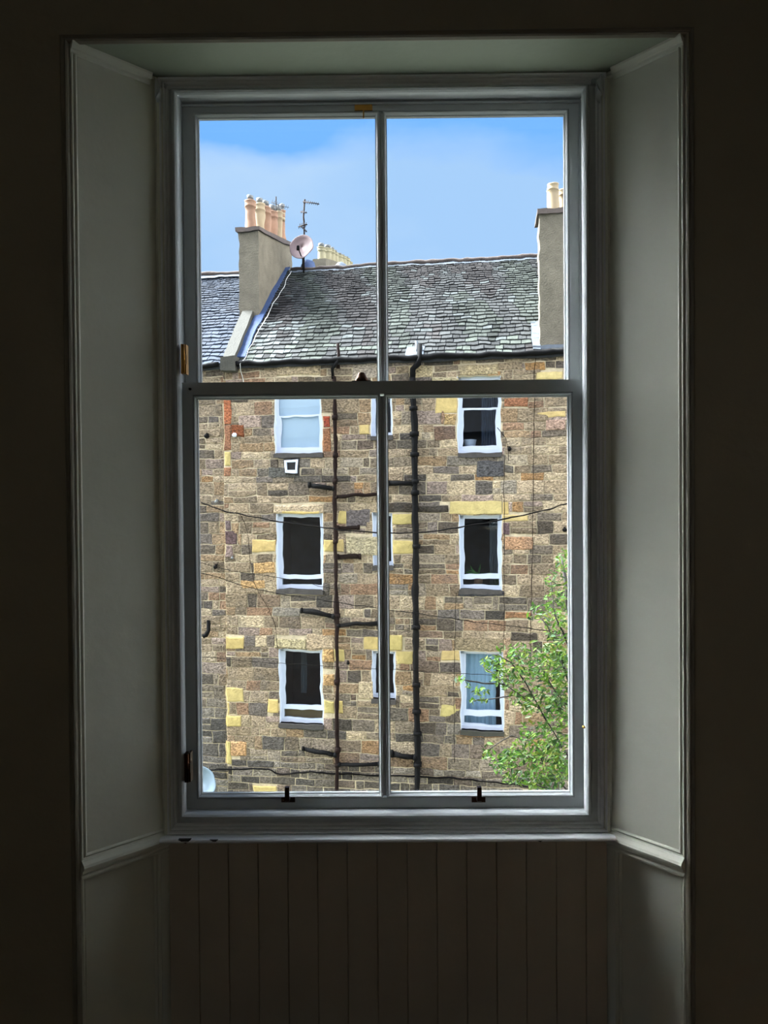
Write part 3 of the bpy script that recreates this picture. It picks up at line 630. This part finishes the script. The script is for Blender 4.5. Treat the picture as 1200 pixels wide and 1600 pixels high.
sd0 = HS[1]; su0, _ = F(373.5, 420, sd0); su1, _ = F(403.5, 420, sd0); zt0 = F(390, 362, sd0)[1]
zt_mid = zt0+.3; sd1 = d_at(su1, 456, zt_mid); zt1 = F(455, 386, sd1)[1]
stL = stack('chimney_stack', su0, su1, sd0, sd1, HS[2]-.35, zt0, zt1, HS[2]-.35, tb)
uc = (su0+su1)/2-.01
PX = [(395, 315, .145), (406.5, 320, .13), (415, 325, .135), (426, 331, .15), (435, 331.5, .13), (441.5, 335, .12), (448, 339, .12)]
for i, (px, py, r) in enumerate(PX):
    dz = sd0+.22 if i == 0 else d_at(uc, px, zt0+.5)
    zbase = zt0+.1+(zt1-zt0)*(dz-sd0)/(sd1-sd0)
    zt = F(px, py, dz)[1]; dz = min(dz, sd1-.1)
    pot(stL, TP(uc, dz, zbase), r, max(.35, zt-zbase), [TERRA, BUFF, TERRA, TERRA, BUFF, BUFF, TERRA][i])
# right chimney stack
HR = roofhit(852, 545); rd0 = max(.12, HR[1]); ru0 = F(843, 440, rd0)[0]; ru1 = ru0+.95; rz = F(860, 334, rd0)[1]
stR = stack('chimney_stack', ru0, ru1, rd0, rd0+.75, HR[2]-.3, rz, rz, HR[2]-.3, tb)
m = MB(); m.box(ru0-.16, ru1+.05, rd0-.10, rd0+.1, HR[2]-.12, HR[2]+.07, T); slab(m, ru0-.16, ru0+.01, .0, 1.3, .0, .035); m.build('lead_apron', LEADP, stR)
c = F(864, 327, rd0+.25); pot(stR, TP(c[0], rd0+.25, rz+.1), .125, F(864, 288, rd0+.25)[1]-rz-.1, BUFF, False)
c = F(881, 327, rd0+.5); pot(stR, TP(c[0], rd0+.5, rz+.1), .125, F(881, 297, rd0+.5)[1]-rz-.1, BUFF, False)
# far stack behind the ridge, standing on its own gable
fd0 = 10.0; fu, fz = F(502, 412, fd0); FX = [(502, 384), (511.5, 386), (518, 389), (524, 393), (531.5, 397), (536, 399), (541, 402), (545, 407)]
fc = empty('chimney_stack', TP(fu, fd0+2, GZ)); tag(fc, 'distant row of cream chimney pots showing above the roof ridge', 'chimney')
fd1 = d_at(fu, 545, fz)
m = MB(); zA = F(502, 409, fd0)[1]; zB = F(545, 416, fd1)[1]
V = [TP(fu+a_, d_, z_) for (d_, zt_) in ((fd0-.35, zA), (fd1+.4, zB)) for a_ in (-.24, .24) for z_ in (GZ, zt_)]
m.raw(V, [(0, 1, 3, 2), (4, 6, 7, 5), (0, 4, 5, 1), (2, 3, 7, 6), (0, 2, 6, 4), (1, 5, 7, 3)]); m.build('gable', HARL, fc)
for px, py in FX:
    dz = d_at(fu, px, fz+.4); zb = zA+(zB-zA)*(dz-fd0)/(fd1-fd0); pot(fc, TP(fu, dz, zb-.05), .16, F(px, py+2, dz)[1]-zb+.05, CREAMP)
# rounded hatches just behind the ridge
def hatch(px, py, w, h, mt, lab):
    u, z = F(px, py, RD+.5); g = MB(); n = 16; prof = [(math.cos(t*PI/16), math.sin(t*PI/16)) for t in range(9)]
    vs = []
    for (r, hh) in prof:
        for k in range(n): an = 2*PI*k/n; vs.append(TP(u+w*r*math.cos(an), RD+.5+.35*r*math.sin(an), z-.3+(h+.3)*hh))
    g.raw(vs, [(i*n+k, i*n+(k+1) % n, (i+1)*n+(k+1) % n, (i+1)*n+k) for i in range(8) for k in range(n)], smooth=True)
    g.face([vs[k]+Vector((0, 0, 0)) for k in range(n)]); g.box(u-w*.8, u+w*.8, RD+.25, RD+.8, z-.9, z-.25, T)
    o = g.build('roof_hatch', mt, rf); o['label'] = lab
hatch(482, 418, .26, .23, LEAD, 'blue grey rounded hatch'); hatch(534, 417, .26, .12, LEADP, 'low grey rounded hatch')
hatch(822, 408, .25, .10, LEADP, 'low pale roof light')
# ------------------------------------------------------------------ downpipes and waste branches
def fp(px, py, d=-.11):
    u, z = F(px, py, d); return TP(u, d, z)
def pipe(pts, r, mt, collars, nm='downpipe', d=-.11):
    g = MB(); g.tube([fp(x, y, d) for x, y in pts], r, 10)
    for (x, y) in collars:
        p = fp(x, y, d); g.tube([p+Vector((0, 0, -.045)), p+Vector((0, 0, .045))], r*1.38, 10)
    return g.build(nm, mt, tb)
def branch(pts, r, mt, par, d=-.11):
    g = MB(); g.tube([fp(x, y, d) for x, y in pts], r, 8)
    for (x, y) in (pts[0], pts[-1]): g.tube([fp(x-2, y, d), fp(x+2, y, d)], r*1.3, 8)
    g.build('waste_branch', mt, par)
p1 = pipe([(522, 588), (523, 620), (524, 700), (524, 850), (526, 1000), (526.5, 1100), (527, 1245), (528, 1420)], .043, RUST, [(523, 652), (524, 712), (524, 752), (524, 846), (526, 962), (526, 1066), (527, 1172), (527, 1196)])
g = MB(); g.tube([fp(528, 562, -.18), fp(524, 570, -.18), fp(519, 577), fp(521, 592)], .045, 8); g.build('pipe_elbow', IRON, p1)
p2 = pipe([(645, 590), (646, 620), (648, 700), (649, 850), (650, 1000), (651, 1100), (652, 1240), (653, 1420)], .066, IRON, [(646, 638), (647, 678), (648, 710), (649, 752), (649, 770), (650, 853), (650, 980), (651, 1070), (651, 1112), (652, 1146), (652, 1195)])
g = MB(); g.tube([fp(656, 538, -.1), fp(656, 558, -.18), fp(654, 568, -.18), fp(646, 577), (fp(645, 592))], .06, 8); g.build('pipe_elbow', IRON, p2)
branch([(483, 757), (500, 760), (522, 763)], .05, IRON, p1); branch([(527, 777), (550, 774), (592, 772)], .035, RUST, p1)
branch([(471, 954), (496, 957), (522, 963)], .05, IRON, p1); branch([(528, 977), (560, 975), (592, 974)], .045, IRON, p1)
branch([(474, 1170), (500, 1175), (524, 1179)], .05, IRON, p1); branch([(530, 1195), (592, 1194)], .045, IRON, p1)
branch([(606, 755), (628, 755), (646, 756)], .05, IRON, p2); branch([(611, 1178), (630, 1182), (648, 1184)], .06, IRON, p2)
branch([(528, 824), (560, 824)], .04, RUST, p1, -.05); branch([(528, 870), (563, 870)], .05, RUST, p1, -.05)
# vents through the roof
h = roofhit(529, 562); g = MB(); g.tube([TP(h[0], h[1], h[2]-.2), TP(h[0], h[1], h[2]+.36)], .036, 10)
o = g.build('vent_pipe', RUST, rf); o['label'] = 'short dark red vent pipe at the eaves'
h = roofhit(652, 556); g = MB(); g.tube([TP(h[0]-.02, h[1]+.1, h[2]-.1), TP(h[0]-.02, h[1]+.1, h[2]+.34)], .035, 10); g.tube([TP(h[0]+.09, h[1]+.1, h[2]-.1), TP(h[0]+.09, h[1]+.1, h[2]+.2)], .03, 8)
slab(g, h[0]-.25, h[0]+.15, (h[1]-.05)/math.cos(SL), (h[1]+.3)/math.cos(SL), .01, .035)
o = g.build('vent_pipe', LEADP, rf); o['label'] = 'pale twin vent pipes with lead patch'
# ------------------------------------------------------------------ things on the walls
def fixture(px, py, r, mt, nm, lab, cat, d=-.03):
    g = MB(); c = fp(px, py, d); g.lathe(c, [(.0001, -r*1.2), (r*.7, -r*1.1), (r, -r*.5), (r*.9, .03), (r*.5, .06)], 12, D)
    g.box(-.02, .02, -.10, .0, -.02, .02, lambda p: c+U*p.x+D*(p.y+.1)+Vector((0, 0, p.z+r))); tag(g.build(nm, mt), lab, cat)
fixture(367, 680, .05, PVC, 'wall_light', 'small white round lamp on a brown stone at upper left', 'light')
fixture(324, 682, .05, IRON, 'wall_light', 'small black round lamp on the far left wall', 'light')
fixture(338, 784, .035, TINM, 'cable_bracket', 'small grey bracket just above the black cable at left', 'bracket')
fixture(362, 872, .03, TINM, 'cable_bracket', 'small grey bracket below the dark purple quoin stone', 'bracket')
fixture(337, 886, .05, IRON, 'security_camera', 'small black round camera on the left wall above the thin cable', 'camera')
fixture(797, 702, .05, IRON, 'cable_bracket', 'dark bracket with wires right of the upper right window', 'bracket')
fixture(882, 828, .05, IRON, 'cable_bracket', 'dark bracket at the right edge below the black cable', 'bracket')
fixture(545, 1036, .03, IRON, 'vent_outlet', 'tiny black outlet left of the lowest narrow window', 'outlet')
g = MB(); g.tube([fp(325, 970, -.06), fp(325, 985, -.06), fp(322, 992, -.06), fp(317, 994, -.06)], .045, 8); tag(g.build('pipe_bend', IRON), 'short black bent pipe on the far left wall', 'pipe')
# square white wall vent
c = fp(456, 729, -.03); g = MB(); Tv = lambda p: c+U*p.x+D*p.y+Vector((0, 0, p.z))
g.ring(-.15, .15, -.15, .15, [(0, .02), (0, -.05), (.012, -.055), (.045, -.05), (.05, .02)], Tv); g.box(-.13, .13, -.09, -.04, -.15, -.07, Tv); g.box(-.11, .11, .0, .012, -.1, .11, Tv, mi=1)
g.ring(-.175, .175, -.175, .175, [(0, .02), (0, -.012), (.03, -.012), (.03, .02)], Tv, mi=1)
tag(g.build('wall_vent', [PVC, BLACK]), 'square white extractor vent below the upper left window', 'vent')
# cables
def cab(pts, r, nm, lab, d, mt=CABLE, grp=None):
    P = [fp(x, y, d) for x, y in pts]; Q = []
    for i in range(len(P)-1):
        p0, p1_, p2_, p3 = P[max(i-1, 0)], P[i], P[i+1], P[min(i+2, len(P)-1)]
        for k in range(6):
            t = k/6; Q.append(.5*((2*p1_)+(-p0+p2_)*t+(2*p0-5*p1_+4*p2_-p3)*t*t+(-p0+3*p1_-3*p2_+p3)*t**3))
    Q.append(P[-1]); g = MB(); g.tube(Q, r, 6); tag(g.build(nm, mt), lab, 'cable', grp)
cab([(314, 786), (354, 799), (392, 807), (437, 815), (500, 824), (590, 832), (650, 833), (697, 827), (745, 819), (822, 804), (884, 788), (960, 764)], .015, 'overhead_cable', 'thick black cable sagging across the wall above the middle windows', -.5)
cab([(300, 892), (350, 905), (395, 919), (475, 934), (590, 950), (655, 959), (771, 975), (885, 990), (960, 1000)], .0085, 'overhead_cable', 'thin dark cable sloping down to the right below the middle windows', -.3)
cab([(300, 874), (362, 892), (430, 902), (505, 917), (545, 926)], .006, 'wall_cable', 'hair-thin cable crossing the foot of the middle left window', -.22)
cab([(300, 1025), (400, 1034), (442, 1037), (500, 1041), (590, 1045), (667, 1050), (758, 1055), (900, 1064)], .006, 'overhead_cable', 'hair-thin cable crossing the tops of the lowest windows', -.22)
cab([(300, 1206), (340, 1203), (412, 1202), (437, 1210), (475, 1207), (525, 1209), (590, 1212), (650, 1213), (700, 1216), (755, 1221), (815, 1228), (880, 1236)], .017, 'wall_cable', 'thick sooty cable running along the foot of the wall', -.05)
cab([(835, 556), (835, 640), (834, 755), (832, 853), (830, 920), (829, 1018)], .0075, 'wall_cable', 'rust brown wire hanging straight down the wall beside the right chimney', -.05, RUST)
cab([(789, 712), (788, 800), (788, 900), (787, 1000)], .006, 'wall_cable', 'thin wire down the right side of the middle right window', -.05, RUST)
cab([(713, 925), (711, 997), (709, 1101), (711, 1191)], .0065, 'wall_cable', 'thin dark wire down the left side of the lowest right window', -.05)
cab([(375, 805), (386, 830), (392, 882), (400, 917), (427, 967), (434, 1012)], .0065, 'wall_cable', 'thin wire wandering down to the lowest left window', -.05, RUST)
cab([(778, 668), (792, 690), (796, 720)], .007, 'wall_cable', 'short loop of wire beside the upper right window', -.06)
# satellite dish by the left stack
def dish(px, py, d, r, nrm, mt, lab, arm=True, foot=None):
    g = MB(); u, z = F(px, py, d); c = TP(u, d, z); n = Vector(nrm).normalized()
    g.lathe(c, [(r, -.18*r), (r*.97, -.19*r), (r*.8, -.07*r), (r*.5, .0), (.001, .04*r), (.001, .09*r), (r*.5, .05*r), (r*.8, -.03*r), (r, -.15*r), (r, -.18*r)], 32, n)
    root = g.build('satellite_dish', mt); tag(root, lab, 'satellite dish')
    if arm:
        a = MB(); a.tube([c-Vector((0, 0, r*.8)), c-n*r*.9-Vector((0, 0, r*.6))], .014, 8); a.box(-.035, .035, -.05, .05, -.05, .05, lambda p: c-n*r*.9-Vector((0, 0, r*.55))+p); a.build('receiver_arm', IRON, root)
    if foot is not None:
        a = MB(); a.tube([c+n*.1*r, foot], .022, 8); a.build('bracket_pole', IRON, root)
    return root
u_, z_ = F(476, 415, RD-.2)
dish(472, 387, RD-.4, .34, (.25, 1, -.25), PINK, 'faded pink satellite dish beside the left chimney at the ridge', True, TP(F(474, 405, RD-.2)[0], RD-.2, ZE+(RD-.2)*TS-.05))
dish(312, 1224, -.45, .38, (.15, 1, -.2), DISHM, 'large pale blue grey satellite dish at the bottom left corner', True, fp(300, 1226, .06))
# aerials
def aerial(px, y0, y1, d, booms, lab, r=.024, foot=None):
    g = MB(); u, _ = F(px, y1, d); zt = F(px, y0, d)[1]; zb = F(px, y1, d)[1] if foot is None else foot
    g.tube([TP(u, d, zb), TP(u+.02, d, zt)], r, 8)
    for (x0, ya, x1, yb, n, L) in booms:
        a = F(x0, ya, d-.03); b = F(x1, yb, d-.25); P0, P1 = TP(a[0], d-.03, a[1]), TP(b[0], d-.35, b[1]); g.tube([P0, P1], r*.62, 6)
        for k in range(n):
            q = P0.lerp(P1, (k+.5)/n); g.tube([q-Vector((0, 0, L/2))-D*.06, q+Vector((0, 0, L/2))+D*.06], r*.33, 5)
    tag(g.build('tv_aerial', RUST), lab, 'aerial')
aerial(475, 312, 412, RD-.1, [(473, 315, 500, 323, 8, .12), (470, 330, 482, 335, 3, .12), (465, 353, 481, 352, 5, .16), (470, 352, 481, 364, 5, .1)], 'tall rusty television aerial on a mast above the pink dish', foot=ZE+RD*TS-.05)
dA = d_at(uc, 429, zt0+.6)
aerial(430.5, 307, 345, dA, [(426, 317, 453, 327, 7, .14), (424, 316, 436, 322, 3, .2)], 'small television aerial rising from behind the left chimney pots', .012, foot=zt0+.1+(zt1-zt0)*(dA-sd0)/(sd1-sd0))
# houseplant and tub behind the right windows
r = rects[7]; g = MB()
g.lathe(TP(r[0]+.4, .33, r[2]+.08), [(.001, 0), (.08, 0), (.1, .14), (.09, .14), (.001, .12)], 14, mi=1)
for k in range(34):
    an = R.uniform(-1.35, 1.35); L = R.uniform(.2, .5); b = TP(r[0]+.4+R.uniform(-.05, .05), .33+R.uniform(-.04, .04), r[2]+.2)
    pts = [b+U*math.sin(an)*L*t+Vector((0, 0, L*(t*.75-.62*t*t*abs(math.sin(an))))) - D*R.uniform(0, .02) for t in (0, .35, .7, 1)]
    for q in range(3):
        w0, w1 = (.014, .018, .013, .002)[q], (.014, .018, .013, .002)[q+1]; s_ = Vector((0, 0, 1))*.6+U*.4
        g.face([pts[q]-s_*w0, pts[q+1]-s_*w1, pts[q+1]+s_*w1, pts[q]+s_*w0])
tag(g.build('houseplant', [PLANTM, TERRA]), 'strappy green houseplant inside the middle right tenement window', 'plant')
r = rects[6]; g = MB(); g.lathe(TP(r[0]+.24, .32, r[2]+.08), [(.001, 0), (.10, 0), (.135, .2), (.14, .21), (.12, .2), (.09, .02), (.001, .02)], 16); tag(g.build('plastic_tub', PVC), 'pale tub standing inside the upper right tenement window', 'tub')
# ------------------------------------------------------------------ tree on the right
tree = empty('tree', Vector((4.3, 9.4, GZ))); tag(tree, 'leafy green tree reaching in from the lower right', 'tree')
def wp(px, py, Y): return at(px, py, Y)
br = MB(); YT = 8.8
limbs = [[(1010, 1500), (960, 1380), (925, 1240), (905, 1120), (893, 1020), (886, 930), (878, 870)],
 [(925, 1240), (880, 1170), (845, 1110), (812, 1085), (790, 1070), (768, 1050), (752, 1040)],
 [(845, 1110), (822, 1070), (800, 1035), (780, 1025), (760, 1018)], [(905, 1120), (870, 1010), (852, 975), (838, 958), (828, 950)], [(893, 1020), (866, 960), (862, 920), (860, 900)],
 [(940, 1320), (890, 1240), (850, 1195), (815, 1180), (785, 1185), (765, 1190)], [(850, 1195), (835, 1160), (800, 1150), (765, 1170)], [(812, 1085), (780, 1090), (748, 1094), (742, 1096)], [(790, 1070), (755, 1068), (735, 1064), (722, 1062)],
 [(905, 1120), (870, 1085), (850, 1050), (835, 1030)], [(890, 1240), (850, 1230), (815, 1215), (785, 1210)]]
for k, L in enumerate(limbs):
    n = len(L); Q = [wp(x, y, YT+.25*math.sin(i*1.1+k)*(1 if i else 0)) for i, (x, y) in enumerate(L)]
    if k == 0: Q = [Vector((4.3, 9.4, GZ)), Vector((4.2, 9.3, GZ+2))]+Q
    m_ = len(Q); br.tube(Q, [(.10 if k == 0 else .009)*(1-i/m_)+.004 for i in range(m_)], 7)
br.build('trunk', BARK, tree)
lf = MB()
BL = [(880, 880, 12, 22, 60), (862, 905, 10, 14, 26), (868, 940, 18, 20, 70), (845, 958, 22, 16, 80), (872, 985, 22, 24, 110), (880, 940, 10, 40, 80), (835, 1000+8, 10, 8, 10),
 (775, 1040, 16, 16, 70), (756, 1034, 8, 8, 18), (718, 1062, 8, 6, 16), (732, 1070, 5, 6, 9), (752, 1080, 14, 6, 26), (748, 1095, 14, 5, 18), (785, 1062, 20, 16, 80), (805, 1040, 24, 22, 110), (830, 1050, 28, 30, 170), (860, 1040, 26, 34, 260), (878, 1060, 14, 50, 220),
 (812, 1088, 18, 14, 60), (845, 1095, 26, 20, 130), (870, 1115, 22, 26, 170), (825, 1108, 10, 14, 24), (790, 1012, 14, 10, 12), (812, 1018, 16, 12, 50),
 (835, 1140, 26, 14, 70), (868, 1160, 22, 24, 140), (825, 1170, 26, 20, 180), (800, 1185, 22, 16, 130), (850, 1195, 30, 24, 220), (780, 1195, 14, 14, 60), (875, 1205, 14, 26, 150), (765, 1172, 9, 12, 26), (760, 1180, 8, 8, 14), (810, 1215, 26, 12, 110), (845, 1225, 26, 12, 100), (870, 1020, 18, 26, 120)]
for (cx, cy, rx, ry, n) in BL:
    for _ in range(int(n*1.05)):
        a = R.uniform(0, 2*PI); q = math.sqrt(R.random()); p = wp(cx+rx*1.0*q*math.cos(a), cy+ry*1.0*q*math.sin(a), YT+R.uniform(-.45, .45))
        L = R.uniform(.028, .058); w = L*R.uniform(.26, .38); ax = Vector((R.uniform(-1, 1), R.uniform(-.6, .6), R.uniform(-.9, .5))).normalized(); nn = Vector((R.uniform(-.7, .7), R.uniform(-1, .1), R.uniform(.1, 1))).normalized(); sd = ax.cross(nn).normalized()
        t = R.random(); c = [(.085, .165, .018), (.045, .10, .016), (.15, .22, .03), (.025, .055, .014), (.20, .28, .14)][0 if t < .34 else 1 if t < .62 else 2 if t < .76 else 3 if t < .97 else 4]
        c = tuple(v*R.uniform(.62, .95) for v in c); h_ = nn*w*.25
        lf.raw([p-ax*L, p-ax*L*.3+sd*w+h_, p+ax*L*.4+sd*w*.8+h_, p+ax*L, p+ax*L*.4-sd*w*.8+h_, p-ax*L*.3-sd*w+h_], [(0, 1, 2, 3), (0, 3, 4, 5)], 0, c)
fo = lf.build('foliage', LEAF, tree)
